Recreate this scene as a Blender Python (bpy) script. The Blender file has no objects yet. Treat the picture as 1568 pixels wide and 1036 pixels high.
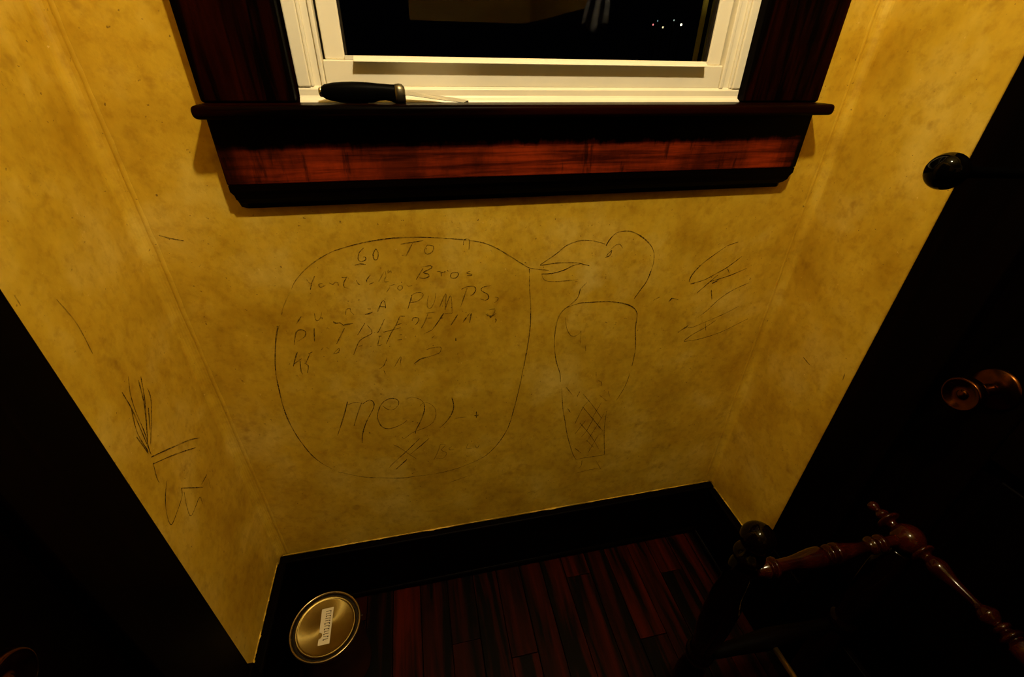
import bpy, bmesh, math, random
from mathutils import Vector, Matrix

# ---------------------------------------------------------------- camera, world, lamp, exposure
S = 0.78            # metres per layout unit (1 unit = camera to window wall)
EYE = 1.66          # eye height in layout units

def V(x, y, z):     # layout units (camera at the origin) -> metres (floor at z = 0)
    return Vector((x * S, y * S, (z + EYE) * S))

scn = bpy.context.scene
C = scn.collection
cam_data = bpy.data.cameras.new('camera')
cam = bpy.data.objects.new('camera', cam_data)
C.objects.link(cam)
cam_data.sensor_width = 36.0
cam_data.lens = 681.0 / 1568.0 * 36.0
cam_data.clip_start = 0.02
cam_data.clip_end = 200
right = Vector((0.978013, -0.208012, 0.014860))
up = Vector((0.098512, 0.523630, 0.846231))
fwd = Vector((0.183807, 0.826161, -0.532609))
m = Matrix((right, up, -fwd)).transposed().to_4x4()
m.translation = V(0, 0, 0)
cam.matrix_world = m
scn.camera = cam

world = bpy.data.worlds.new('night')
scn.world = world
world.use_nodes = True
world.node_tree.nodes['Background'].inputs[0].default_value = (0.00006, 0.00006, 0.00010, 1)
world.node_tree.nodes['Background'].inputs[1].default_value = 1.0

LAMP_COLOR = (1.0, 0.82, 0.50)
LAMP_STRENGTH = 520.0          # glowing bulb of the ceiling lamp (built below)
scn.view_settings.view_transform = 'Standard'
scn.view_settings.look = 'None'
scn.view_settings.gamma = 1.0
scn.view_settings.use_curve_mapping = False
scn.view_settings.exposure = 1.56

# ---------------------------------------------------------------- helpers
def tag(o, label=None, cat=None, group=None, kind=None):
    if label: o['label'] = label
    if cat: o['category'] = cat
    if group: o['group'] = group
    if kind: o['kind'] = kind
    return o

def empty(name, loc=(0, 0, 0)):
    o = bpy.data.objects.new(name, None)
    o.empty_display_size = 0.05
    C.objects.link(o)
    o.location = loc
    return o

def obj(name, bm, mat, parent=None, smooth=False, bevel=0.0, segs=2):
    """link a bmesh (vertices in world metres) as one mesh object under parent"""
    me = bpy.data.meshes.new(name)
    off = Vector((0, 0, 0))
    p = parent
    while p is not None:
        off += p.location
        p = p.parent
    bmesh.ops.recalc_face_normals(bm, faces=bm.faces[:])
    if parent is not None:
        bmesh.ops.translate(bm, verts=bm.verts[:], vec=-off)
    bm.to_mesh(me)
    bm.free()
    me.materials.append(mat)
    if smooth:
        for f in me.polygons: f.use_smooth = True
    o = bpy.data.objects.new(name, me)
    C.objects.link(o)
    if parent is not None:
        o.parent = parent
    if bevel:
        md = o.modifiers.new('bevel', 'BEVEL')
        md.width = bevel; md.segments = segs; md.limit_method = 'ANGLE'; md.angle_limit = math.radians(40)
        for f in me.polygons: f.use_smooth = True
        md.harden_normals = True
    return o

def box(bm, x0, x1, y0, y1, z0, z1):
    """axis-aligned box given in layout units"""
    vs = [bm.verts.new(V(x, y, z)) for x in (x0, x1) for y in (y0, y1) for z in (z0, z1)]
    for q in ((0, 1, 3, 2), (4, 6, 7, 5), (0, 4, 5, 1), (2, 3, 7, 6), (0, 2, 6, 4), (1, 5, 7, 3)):
        bm.faces.new([vs[i] for i in q])
    return bm

def boxes(*bs):
    bm = bmesh.new()
    for b in bs: box(bm, *b)
    return bm

def bobj(name, b, mat, parent=None, bevel=0.0, segs=2):
    return obj(name, boxes(b), mat, parent, bevel=bevel, segs=segs)

def lathe(bm, profile, origin, axis, n=32):
    """profile: (t, r) along axis, all in layout units; origin layout point"""
    o = V(*origin)
    a = Vector(axis).normalized()
    u = a.orthogonal().normalized()
    w = a.cross(u)
    rings = []
    for t, r in profile:
        c = o + a * (t * S)
        if r <= 1e-6:
            rings.append([bm.verts.new(c)])
        else:
            rings.append([bm.verts.new(c + (u * math.cos(2 * math.pi * k / n) + w * math.sin(2 * math.pi * k / n)) * (r * S)) for k in range(n)])
    for A, B in zip(rings, rings[1:]):
        if len(A) == 1 and len(B) == 1: continue
        for k in range(n):
            j = (k + 1) % n
            if len(A) == 1: bm.faces.new((A[0], B[k], B[j]))
            elif len(B) == 1: bm.faces.new((A[k], A[j], B[0]))
            else: bm.faces.new((A[k], A[j], B[j], B[k]))
    for R in (rings[0], rings[-1]):
        if len(R) > 2: bm.faces.new(R)
    return bm

def smooth_profile(pts, k=5):
    out = []
    n = len(pts)
    for i in range(n - 1):
        p0 = pts[max(i - 1, 0)]; p1 = pts[i]; p2 = pts[i + 1]; p3 = pts[min(i + 2, n - 1)]
        for j in range(k):
            t = j / k
            q = []
            for d in (0, 1):
                a, b, c, e = p0[d], p1[d], p2[d], p3[d]
                q.append(0.5 * (2 * b + (c - a) * t + (2 * a - 5 * b + 4 * c - e) * t * t + (3 * b - a - 3 * c + e) * t ** 3))
            lo, hi = min(p1[1], p2[1]), max(p1[1], p2[1])
            q[1] = min(max(q[1], lo * 0.97), hi * 1.03)
            lo, hi = min(p1[0], p2[0]), max(p1[0], p2[0])
            q[0] = min(max(q[0], lo), hi)
            out.append(tuple(q))
    out.append(pts[-1])
    return out

def ball(r, n=10, t0=0.0):
    return [(t0 - r * math.cos(math.pi * i / n), r * math.sin(math.pi * i / n)) for i in range(n + 1)]

def prism_x(bm, prof, x0, x1, inset=None):
    """profile of (y, z) swept along x; inset(y) pulls both ends in (mitred returns)"""
    A, B = [], []
    for y, z in prof:
        d = inset(y) if inset else 0
        A.append(bm.verts.new(V(x0 + d, y, z)))
        B.append(bm.verts.new(V(x1 - d, y, z)))
    n = len(prof)
    for i in range(n):
        j = (i + 1) % n
        bm.faces.new((A[i], A[j], B[j], B[i]))
    bm.faces.new(A); bm.faces.new(B[::-1])
    return bm

# ---------------------------------------------------------------- materials
def new_mat(name):
    mt = bpy.data.materials.new(name)
    mt.use_nodes = True
    nt = mt.node_tree
    b = nt.nodes['Principled BSDF']
    return mt, nt, b

def node(nt, kind, **kw):
    n = nt.nodes.new(kind)
    for k, v in kw.items():
        if hasattr(n, k): setattr(n, k, v)
        else: n.inputs[k.replace('_', ' ')].default_value = v
    return n

def coords(nt, scale=(1, 1, 1), kind='Object', rot=(0, 0, 0)):
    tc = nt.nodes.new('ShaderNodeTexCoord')
    mp = nt.nodes.new('ShaderNodeMapping')
    mp.inputs['Scale'].default_value = scale
    mp.inputs['Rotation'].default_value = rot
    nt.links.new(tc.outputs[kind], mp.inputs['Vector'])
    return mp.outputs['Vector']

def noise(nt, vec, scale, detail=4, rough=0.55, dist=0.0):
    n = nt.nodes.new('ShaderNodeTexNoise')
    n.inputs['Scale'].default_value = scale
    n.inputs['Detail'].default_value = detail
    n.inputs['Roughness'].default_value = rough
    n.inputs['Distortion'].default_value = dist
    nt.links.new(vec, n.inputs['Vector'])
    return n.outputs['Fac']

def ramp(nt, fac, stops):
    r = nt.nodes.new('ShaderNodeValToRGB')
    e = r.color_ramp.elements
    while len(e) < len(stops): e.new(0.5)
    for el, (p, c) in zip(e, stops):
        el.position = p
        el.color = (c[0], c[1], c[2], 1) if hasattr(c, '__len__') else (c, c, c, 1)
    nt.links.new(fac, r.inputs['Fac'])
    return r.outputs['Color']

def mix(nt, fac, a, b, mode='MIX'):
    n = nt.nodes.new('ShaderNodeMix')
    n.data_type = 'RGBA'; n.blend_type = mode
    for s, v in ((n.inputs[0], fac), (n.inputs[6], a), (n.inputs[7], b)):
        if hasattr(v, 'is_linked'): nt.links.new(v, s)
        elif hasattr(v, '__len__'): s.default_value = (v[0], v[1], v[2], 1)
        else: s.default_value = v
    return n.outputs[2]

def bump(nt, b, h, strength, dist):
    n = nt.nodes.new('ShaderNodeBump')
    n.inputs['Strength'].default_value = strength
    n.inputs['Distance'].default_value = dist
    nt.links.new(h, n.inputs['Height'])
    nt.links.new(n.outputs['Normal'], b.inputs['Normal'])

RUB = (0.428, -0.487)
def plaster_mat():
    mt, nt, b = new_mat('ochre_plaster')
    v = coords(nt)
    vs = coords(nt, (1, 1, 0.28))
    cloud = noise(nt, v, 7.0, 5, 0.6)
    streak = noise(nt, vs, 16.0, 4, 0.6)
    fine = noise(nt, v, 60.0, 4, 0.65)
    base = ramp(nt, cloud, [(0.28, (0.47, 0.262, 0.007)), (0.50, (0.61, 0.386, 0.022)), (0.72, (0.71, 0.505, 0.082))])
    st = ramp(nt, streak, [(0.32, (0.78, 0.72, 0.55)), (0.58, 1.0)])
    base = mix(nt, 0.45, base, st, 'MULTIPLY')
    fn = ramp(nt, fine, [(0.28, (0.72, 0.62, 0.35)), (0.5, 1.0), (0.75, 1.10)])
    base = mix(nt, 0.6, base, fn, 'MULTIPLY')
    # grubby smudges and small dark specks
    smud = ramp(nt, noise(nt, v, 22.0, 3, 0.6), [(0.62, 0.0), (0.76, 1.0)])
    base = mix(nt, mix(nt, 0.45, (0, 0, 0), smud), base, (0.26, 0.115, 0.005))
    speck = ramp(nt, noise(nt, v, 170.0, 2, 0.5), [(0.72, 0.0), (0.77, 1.0)])
    base = mix(nt, mix(nt, 0.7, (0, 0, 0), speck), base, (0.12, 0.05, 0.004))
    pale = ramp(nt, noise(nt, coords(nt, (1, 1, 1), rot=(0.4, 0.9, 0.3)), 130.0, 2, 0.5), [(0.75, 0.0), (0.79, 1.0)])
    base = mix(nt, mix(nt, 0.6, (0, 0, 0), pale), base, (0.75, 0.52, 0.14))
    # pale rubbed-out patch beside the bird's beak
    vd = nt.nodes.new('ShaderNodeVectorMath'); vd.operation = 'DISTANCE'
    geo = nt.nodes.new('ShaderNodeNewGeometry')
    nt.links.new(geo.outputs['Position'], vd.inputs[0]); vd.inputs[1].default_value = V(RUB[0], 1.0, RUB[1])
    na = nt.nodes.new('ShaderNodeMath'); na.operation = 'MULTIPLY_ADD'
    nt.links.new(noise(nt, v, 40.0, 3, 0.6), na.inputs[0]); na.inputs[1].default_value = 0.05
    nt.links.new(vd.outputs['Value'], na.inputs[2])
    rub = ramp(nt, na.outputs[0], [(0.035, 1.0), (0.062, 0.0)])
    base = mix(nt, mix(nt, 0.55, (0, 0, 0), rub), base, (0.74, 0.56, 0.13))
    nt.links.new(base, b.inputs['Base Color'])
    b.inputs['Roughness'].default_value = 0.50
    b.inputs['Specular IOR Level'].default_value = 0.35
    h1 = noise(nt, v, 9.0, 4, 0.5)
    h2 = noise(nt, v, 90.0, 3, 0.6)
    h = nt.nodes.new('ShaderNodeMath'); h.operation = 'MULTIPLY_ADD'
    nt.links.new(h2, h.inputs[0]); h.inputs[1].default_value = 0.10
    nt.links.new(h1, h.inputs[2])
    bump(nt, b, h.outputs[0], 0.35, 0.012)
    return mt

def wood_mat(name, dark, light, axis='x', rough=0.4, spec=0.3, grain=1.0, lo=0.42, hi=0.62, rand=0.0, coat=0.0):
    mt, nt, b = new_mat(name)
    sc = {'x': (0.06, 1, 1), 'y': (1, 0.06, 1), 'z': (1, 1, 0.06)}[axis]
    tc = nt.nodes.new('ShaderNodeTexCoord')
    vec = tc.outputs['Object']
    if rand:
        oi = nt.nodes.new('ShaderNodeObjectInfo')
        add = nt.nodes.new('ShaderNodeVectorMath'); add.operation = 'ADD'
        sc_n = nt.nodes.new('ShaderNodeVectorMath'); sc_n.operation = 'SCALE'
        comb = nt.nodes.new('ShaderNodeCombineXYZ')
        for k in range(3): nt.links.new(oi.outputs['Random'], comb.inputs[k])
        nt.links.new(comb.outputs[0], sc_n.inputs[0]); sc_n.inputs['Scale'].default_value = 37.0
        nt.links.new(vec, add.inputs[0]); nt.links.new(sc_n.outputs[0], add.inputs[1])
        vec = add.outputs[0]
    mp = nt.nodes.new('ShaderNodeMapping')
    mp.inputs['Scale'].default_value = sc
    nt.links.new(vec, mp.inputs['Vector'])
    v = mp.outputs['Vector']
    g = noise(nt, v, 60.0 * grain, 5, 0.6, 0.6)
    g2 = noise(nt, v, 16.0 * grain, 3, 0.5, 0.4)
    mn = nt.nodes.new('ShaderNodeMath'); mn.operation = 'MULTIPLY_ADD'
    nt.links.new(g, mn.inputs[0]); mn.inputs[1].default_value = 0.5
    hf = nt.nodes.new('ShaderNodeMath'); hf.operation = 'MULTIPLY'
    nt.links.new(g2, hf.inputs[0]); hf.inputs[1].default_value = 0.5
    nt.links.new(hf.outputs[0], mn.inputs[2])
    col = ramp(nt, mn.outputs[0], [(lo, dark), (hi, light)])
    if rand:
        rv = ramp(nt, oi.outputs['Random'], [(0.0, 1 - rand), (1.0, 1.0 + rand * 0.6)])
        col = mix(nt, 1.0, col, rv, 'MULTIPLY')
    nt.links.new(col, b.inputs['Base Color'])
    b.inputs['Roughness'].default_value = rough
    b.inputs['Specular IOR Level'].default_value = spec
    b.inputs['Coat Weight'].default_value = coat
    b.inputs['Coat Roughness'].default_value = 0.12
    bump(nt, b, g, 0.12, 0.002)
    return mt

def apron_mat():
    """dark stain worn through to orange-red wood in ragged patches"""
    mt, nt, b = new_mat('worn_stained_oak')
    v = coords(nt, (0.05, 1, 1))
    g = noise(nt, v, 110.0, 5, 0.65, 0.4)
    orange = ramp(nt, g, [(0.36, (0.060, 0.0060, 0.0010)), (0.62, (0.26, 0.026, 0.0035))])
    stain = ramp(nt, g, [(0.35, (0.006, 0.001, 0.0005)), (0.65, (0.030, 0.0042, 0.001))])
    vw = coords(nt, (1, 1, 0.5))
    w1 = noise(nt, vw, 7.0, 6, 0.65)
    wear = ramp(nt, w1, [(0.42, 0.0), (0.60, 1.0)])
    base = mix(nt, wear, mix(nt, 0.25, stain, orange), orange)
    drips = ramp(nt, noise(nt, coords(nt, (1, 1, 0.16)), 55.0, 4, 0.6), [(0.60, 0.0), (0.68, 1.0)])
    base = mix(nt, mix(nt, 0.75, (0, 0, 0), drips), base, stain)
    # the finish has worn off in a long ragged patch; near-black along the top in runs, old coat left at both ends
    def math_(op, a, c):
        n = nt.nodes.new('ShaderNodeMath'); n.operation = op
        for s_, v_ in ((n.inputs[0], a), (n.inputs[1], c)):
            if hasattr(v_, 'is_linked'): nt.links.new(v_, s_)
            else: s_.default_value = v_
        return n.outputs[0]
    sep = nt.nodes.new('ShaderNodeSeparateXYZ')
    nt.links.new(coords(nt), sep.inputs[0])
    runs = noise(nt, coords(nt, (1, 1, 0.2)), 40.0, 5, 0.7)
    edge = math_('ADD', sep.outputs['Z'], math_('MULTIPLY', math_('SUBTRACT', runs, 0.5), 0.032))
    top_band = ramp(nt, math_('ADD', math_('MULTIPLY', edge, 5.0), 0.5), [(0.29, 0.0), (0.33, 1.0)])
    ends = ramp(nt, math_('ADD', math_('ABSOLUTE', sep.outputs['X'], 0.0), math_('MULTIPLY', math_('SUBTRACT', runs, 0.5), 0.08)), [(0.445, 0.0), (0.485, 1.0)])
    dark_mask = mix(nt, 1.0, top_band, ends, 'LIGHTEN')
    base = mix(nt, dark_mask, base, (0.0010, 0.0003, 0.0002))
    nt.links.new(base, b.inputs['Base Color'])
    b.inputs['Roughness'].default_value = 0.55
    b.inputs['Specular IOR Level'].default_value = 0.05
    bump(nt, b, g, 0.2, 0.002)
    return mt

def plain(name, col, rough=0.5, metal=0.0, spec=0.5, mottled=0.12, scale=40.0, coat=0.0):
    mt, nt, b = new_mat(name)
    f = noise(nt, coords(nt), scale, 4, 0.6)
    lo = tuple(c * (1 - mottled) for c in col)
    hi = tuple(min(c * (1 + mottled), 1) for c in col)
    nt.links.new(ramp(nt, f, [(0.3, lo), (0.7, hi)]), b.inputs['Base Color'])
    b.inputs['Roughness'].default_value = rough
    b.inputs['Metallic'].default_value = metal
    b.inputs['Specular IOR Level'].default_value = spec
    b.inputs['Coat Weight'].default_value = coat
    return mt

def pencil_mat(name, alpha, lo):
    mt, nt, b = new_mat(name)
    f = noise(nt, coords(nt), 260.0, 3, 0.7)
    patch = noise(nt, coords(nt), 35.0, 2, 0.5)
    a = ramp(nt, f, [(0.30, 0.25), (0.58, 1.0)])
    p = ramp(nt, patch, [(0.32, lo), (0.58, 1.0)])
    al = mix(nt, 1.0, a, p, 'MULTIPLY')
    al = mix(nt, 1.0, al, (alpha, alpha, alpha), 'MULTIPLY')
    b.inputs['Base Color'].default_value = (0.045, 0.022, 0.006, 1)
    b.inputs['Roughness'].default_value = 0.8
    b.inputs['Specular IOR Level'].default_value = 0.1
    nt.links.new(al, b.inputs['Alpha'])
    return mt

def emit_mat(name, col, strength):
    mt, nt, b = new_mat(name)
    b.inputs['Base Color'].default_value = (*col, 1)
    b.inputs['Emission Color'].default_value = (*col, 1)
    b.inputs['Emission Strength'].default_value = strength
    return mt

def lid_mat():
    mt, nt, b = new_mat('tin_lid')
    f = noise(nt, coords(nt), 30.0, 4, 0.6)
    nt.links.new(ramp(nt, f, [(0.3, (0.33, 0.245, 0.065)), (0.7, (0.42, 0.32, 0.10))]), b.inputs['Base Color'])
    b.inputs['Metallic'].default_value = 1.0
    b.inputs['Roughness'].default_value = 0.38
    b.inputs['Anisotropic'].default_value = 0.85
    tg = nt.nodes.new('ShaderNodeTangent'); tg.direction_type = 'RADIAL'; tg.axis = 'Z'
    nt.links.new(tg.outputs[0], b.inputs['Tangent'])
    return mt

def glass_mat():
    mt = bpy.data.materials.new('window_glass'); mt.use_nodes = True
    nt = mt.node_tree
    nt.nodes.remove(nt.nodes['Principled BSDF'])
    out = nt.nodes['Material Output']
    fr = nt.nodes.new('ShaderNodeFresnel'); fr.inputs['IOR'].default_value = 1.36
    ng = noise(nt, coords(nt), 3.0, 2, 0.5)
    cr = ramp(nt, ng, [(0.3, (0.90, 0.91, 0.90)), (0.7, (0.96, 0.97, 0.96))])
    tr = nt.nodes.new('ShaderNodeBsdfTransparent')
    gl = nt.nodes.new('ShaderNodeBsdfGlossy'); gl.inputs['Roughness'].default_value = 0.0
    nt.links.new(cr, tr.inputs['Color'])
    ms = nt.nodes.new('ShaderNodeMixShader')
    nt.links.new(fr.outputs[0], ms.inputs[0]); nt.links.new(tr.outputs[0], ms.inputs[1]); nt.links.new(gl.outputs[0], ms.inputs[2])
    nt.links.new(ms.outputs[0], out.inputs['Surface'])
    return mt

M = {
    'plaster': plaster_mat(),
    'ceil': plain('ceiling_plaster', (0.48, 0.36, 0.10), 0.8, spec=0.1),
    'casing': wood_mat('dark_casing_vertical', (0.0008, 0.0002, 0.0001), (0.021, 0.0019, 0.0003), 'z', 0.5, 0.015, 0.9, 0.46, 0.66),
    'stool': wood_mat('dark_stool_wood', (0.0008, 0.0003, 0.0001), (0.010, 0.0012, 0.0003), 'x', 0.35, 0.015),
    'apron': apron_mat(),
    'black_x': wood_mat('black_brown_trim_x', (0.0006, 0.0002, 0.0001), (0.0018, 0.0005, 0.0003), 'x', 0.5, 0.03),
    'black_y': wood_mat('black_brown_trim_y', (0.0006, 0.0002, 0.0001), (0.0018, 0.0005, 0.0003), 'y', 0.5, 0.03),
    'black_z': wood_mat('black_brown_trim_z', (0.0005, 0.0002, 0.0001), (0.0015, 0.0004, 0.0002), 'z', 0.45, 0.025),
    'plank': wood_mat('dark_red_floor_board', (0.0012, 0.0003, 0.0001), (0.042, 0.0030, 0.0004), 'y', 0.50, 0.06, 0.85, 0.44, 0.62, rand=0.45),
    'sub': plain('subfloor', (0.004, 0.002, 0.001), 0.9, spec=0.05),
    'vinyl': plain('white_window_vinyl', (0.84, 0.78, 0.61), 0.40, mottled=0.04, scale=12),
    'seal': plain('black_glazing_seal', (0.015, 0.011, 0.006), 0.7, spec=0.15),
    'track': plain('olive_outer_track', (0.72, 0.60, 0.10), 0.6, spec=0.2),
    'glass': glass_mat(),
    'spindle': wood_mat('red_brown_turned_wood', (0.006, 0.0006, 0.0002), (0.024, 0.0024, 0.0006), 'z', 0.14, 0.26, 0.6),
    'post': wood_mat('black_brown_turned_wood', (0.0008, 0.0003, 0.0002), (0.0022, 0.0006, 0.0003), 'z', 0.10, 0.10, 0.6),
    'black': plain('black_enamel', (0.0006, 0.0005, 0.0005), 0.10, spec=0.08),
    'brass': plain('old_brass', (0.085, 0.028, 0.006), 0.24, metal=1.0, mottled=0.3, scale=80),
    'rod': plain('bright_brass', (0.62, 0.42, 0.12), 0.35, metal=1.0, mottled=0.15),
    'lid': lid_mat(),
    'rim': plain('tin_rim', (0.46, 0.36, 0.17), 0.30, metal=1.0, mottled=0.1),
    'can': plain('dark_can_body', (0.020, 0.0050, 0.0030), 0.35, spec=0.4, mottled=0.5, scale=15),
    'paper': plain('cream_paper', (0.72, 0.64, 0.44), 0.7, mottled=0.06),
    'ink': plain('dark_print', (0.10, 0.075, 0.03), 0.8, spec=0.1),
    'knife_black': plain('black_knife_grip', (0.0010, 0.0009, 0.0008), 0.40, spec=0.025),
    'steel': plain('polished_steel', (0.72, 0.70, 0.64), 0.16, metal=1.0, mottled=0.04),
    'dull_steel': plain('dull_steel', (0.20, 0.18, 0.12), 0.4, metal=1.0, mottled=0.15),
    'cloth': plain('grey_blue_cloth', (0.36, 0.37, 0.42), 0.9, spec=0.1),
    'ground': plain('night_ground', (0.01, 0.01, 0.01), 0.9, spec=0.05, scale=0.5),
    'bulb': emit_mat('lamp_bulb_glow', LAMP_COLOR, LAMP_STRENGTH),
    'p_strong': pencil_mat('pencil_strong', 0.92, 0.40),
    'p_mid': pencil_mat('pencil_mid', 0.80, 0.55),
    'p_faint': pencil_mat('pencil_faint', 0.62, 0.5),
}

# ---------------------------------------------------------------- the setting: shell
XL, XR, YB, YR = -0.552, 1.04, 1.0, -2.2
ZF, ZC = -EYE, 1.48
DL0, DL1 = -0.53, 0.474      # left door opening along y
DR0, DR1 = -0.48, 0.536      # right door opening
ZD = 0.94                    # door head
WX0, WX1, WZ0, WZ1 = -0.205, 0.745, -0.100, 1.20   # window opening

fl = tag(bobj('floor', (XL - 0.3, XR + 0.3, YR - 0.1, YB + 0.1, ZF - 0.06, ZF - 0.012), M['sub']), 'dark red stained board floor', kind='structure')
random.seed(4)
x = XL - 0.02
while x < XR + 0.02:
    w = random.choice((0.084, 0.090, 0.097))
    y = YR + random.uniform(-0.6, 0)
    while y < YB:
        L = random.uniform(0.55, 1.25)
        y1 = min(y + L, YB)
        if y1 > YR and YB - y1 < 0.12: y1 = YB
        if y1 > YR:
            dz = random.uniform(-0.0008, 0.0008)
            bobj('plank', (x + 0.0012, x + w - 0.0012, max(y, YR) + 0.001, y1 - 0.001, ZF - 0.012, ZF + dz), M['plank'], fl, bevel=0.0008, segs=1)
        y = y1
    x += w

def fillet(bm, x, sx, y, r, z0, z1, n=6):
    """concave plaster build-up in an inside corner (sx: direction into the room along x)"""
    prof = [(x, y)]
    for k in range(n + 1):
        a = math.pi / 2 * k / n
        prof.append((x + sx * r * (1 - math.cos(a)), y - r * (1 - math.sin(a))))
    A = [bm.verts.new(V(px, py, z0)) for px, py in prof]
    B = [bm.verts.new(V(px, py, z1)) for px, py in prof]
    for i in range(len(prof)):
        j = (i + 1) % len(prof)
        bm.faces.new((A[i], A[j], B[j], B[i]))
    bm.faces.new(A); bm.faces.new(B[::-1])

bm = boxes((XL, WX0, YB, YB + 0.14, ZF, ZC), (WX1, XR, YB, YB + 0.14, ZF, ZC),
           (WX0, WX1, YB, YB + 0.14, ZF, WZ0), (WX0, WX1, YB, YB + 0.14, WZ1, ZC))
fillet(bm, XL, 1, YB, 0.020, -1.40, ZC)
fillet(bm, XR, -1, YB, 0.020, -1.40, ZC)
wall_back = tag(obj('wall_back', bm, M['plaster']), 'ochre plaster wall under the window covered in pencil doodles', kind='structure')
wall_left = tag(obj('wall_left', boxes((XL - 0.14, XL, DL1, YB + 0.14, ZF, ZC), (XL - 0.14, XL, YR, DL0, ZF, ZC),
                (XL - 0.14, XL, DL0, DL1, ZD, ZC)), M['plaster']), 'ochre plaster side wall with pencilled wheat strokes', kind='structure')
wall_right = tag(obj('wall_right', boxes((XR, XR + 0.14, DR1, YB + 0.14, ZF, ZC), (XR, XR + 0.14, YR, DR0, ZF, ZC),
                (XR, XR + 0.14, DR0, DR1, ZD, ZC)), M['plaster']), 'ochre plaster side wall beside the dark door', kind='structure')
tag(obj('wall_rear', boxes((XL - 0.14, XR + 0.14, YR - 0.12, YR, ZF, ZC)), M['plaster']), 'ochre plaster wall behind the viewer', kind='structure')
trim = tag(bobj('trim_1', (0.10, XR - 0.002, YR, YR + 0.03, ZF, 0.20), M['black_x'], bevel=0.003), 'black-brown wainscot on the rear wall', kind='structure')
bobj('cap_rail', (0.10, XR - 0.002, YR, YR + 0.06, 0.20, 0.235), M['black_x'], trim, bevel=0.004)
for k in range(3):
    bobj('panel', (0.17 + 0.29 * k, 0.39 + 0.29 * k, YR + 0.03, YR + 0.042, ZF + 0.30, 0.10), M['black_z'], trim, bevel=0.006)
for nm, xa, xb, yb, lb in (('trim_2', XR - 0.03, XR, DR0 - 0.15, 'black-brown wainscot behind the right door'), ('trim_3', XL, XL + 0.03, DL0 - 0.165, 'black-brown wainscot behind the left door')):
    t2 = tag(bobj(nm, (xa, xb, YR + 0.062, yb, ZF, 0.20), M['black_y'], bevel=0.003), lb, kind='structure')
    bobj('cap_rail', (xa - 0.012, xb + 0.012, YR + 0.062, yb, 0.20, 0.235), M['black_y'], t2, bevel=0.004)
d3 = tag(empty('door_3', V(-0.225, YR, ZF)), 'black-brown door in the rear wall', kind='structure')
lf3 = bobj('leaf', (-0.51, 0.06, YR, YR + 0.02, ZF + 0.005, ZD), M['black_z'], d3)
for a, c_ in ((-0.54, -0.42), (-0.02, 0.10)):
    bobj('stile', (a, c_, YR + 0.02, YR + 0.04, ZF + 0.005, ZD + 0.14), M['black_z'], d3, bevel=0.003)
for a, c_ in ((ZF + 0.005, ZF + 0.3), (-0.62, -0.45), (ZD - 0.1, ZD + 0.14)):
    bobj('rail', (-0.42, -0.02, YR + 0.02, YR + 0.04, a, c_), M['black_x'], d3, bevel=0.003)
tag(obj('ceiling', boxes((XL - 0.14, XR + 0.14, YR - 0.12, YB + 0.14, ZC, ZC + 0.08)), M['ceil']), 'yellowed plaster ceiling', kind='structure')

def paint_ridge(x0, sx, seed):
    """thick wavering paint seam beside the inside corner"""
    rnd = random.Random(seed)
    bm = bmesh.new()
    prev = None
    n = 260
    off, hgt = 0.0, 0.5
    for i in range(n + 1):
        z = -1.40 + (ZC + 1.40) * i / n
        off = 0.9 * off + rnd.uniform(-0.0006, 0.0006)
        hgt = 0.7 * hgt + 0.3 * rnd.random()
        w, h = 0.0030 + 0.0030 * hgt, 0.0004 + 0.0020 * hgt
        c = x0 + off
        ring = [bm.verts.new(V(c - w, YB - 0.0003, z)), bm.verts.new(V(c - w * 0.4, YB - h, z)), bm.verts.new(V(c + w * 0.4, YB - h, z)), bm.verts.new(V(c + w, YB - 0.0003, z))]
        if prev:
            for a in range(3): bm.faces.new((prev[a], ring[a], ring[a + 1], prev[a + 1]))
        prev = ring
    obj('paint_ridge', bm, M['plaster'], wall_back, smooth=True)
paint_ridge(XL + 0.026, 1, 11)
paint_ridge(XR - 0.026, -1, 12)

# baseboards with shoe moulding and the ragged paint edge along their tops
ZB = -1.405
BT = 0.030
def baseboard(name, b, mat, label):
    return tag(bobj(name, b, mat, bevel=0.006), label, kind='structure')
bb = baseboard('baseboard_back', (XL, XR, YB - BT, YB, ZF, ZB), M['black_x'], 'black-brown baseboard under the window wall')
bobj('shoe_moulding', (XL + BT, XR - BT, YB - BT - 0.018, YB - BT, ZF, ZF + 0.026), M['black_x'], bb, bevel=0.010)
bl = baseboard('baseboard_left', (XL, XL + BT, 0.62, YB - BT, ZF, ZB + 0.008), M['black_y'], 'black-brown baseboard of the left wall')
bobj('shoe_moulding', (XL + BT, XL + BT + 0.018, 0.62, YB - BT - 0.018, ZF, ZF + 0.026), M['black_y'], bl, bevel=0.010)
br = baseboard('baseboard_right', (XR - BT, XR, 0.67, YB - BT, ZF, ZB - 0.004), M['black_y'], 'black-brown baseboard of the right wall')
bobj('shoe_moulding', (XR - BT - 0.018, XR - BT, 0.67, YB - BT - 0.018, ZF, ZF + 0.026), M['black_y'], br, bevel=0.010)

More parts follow.
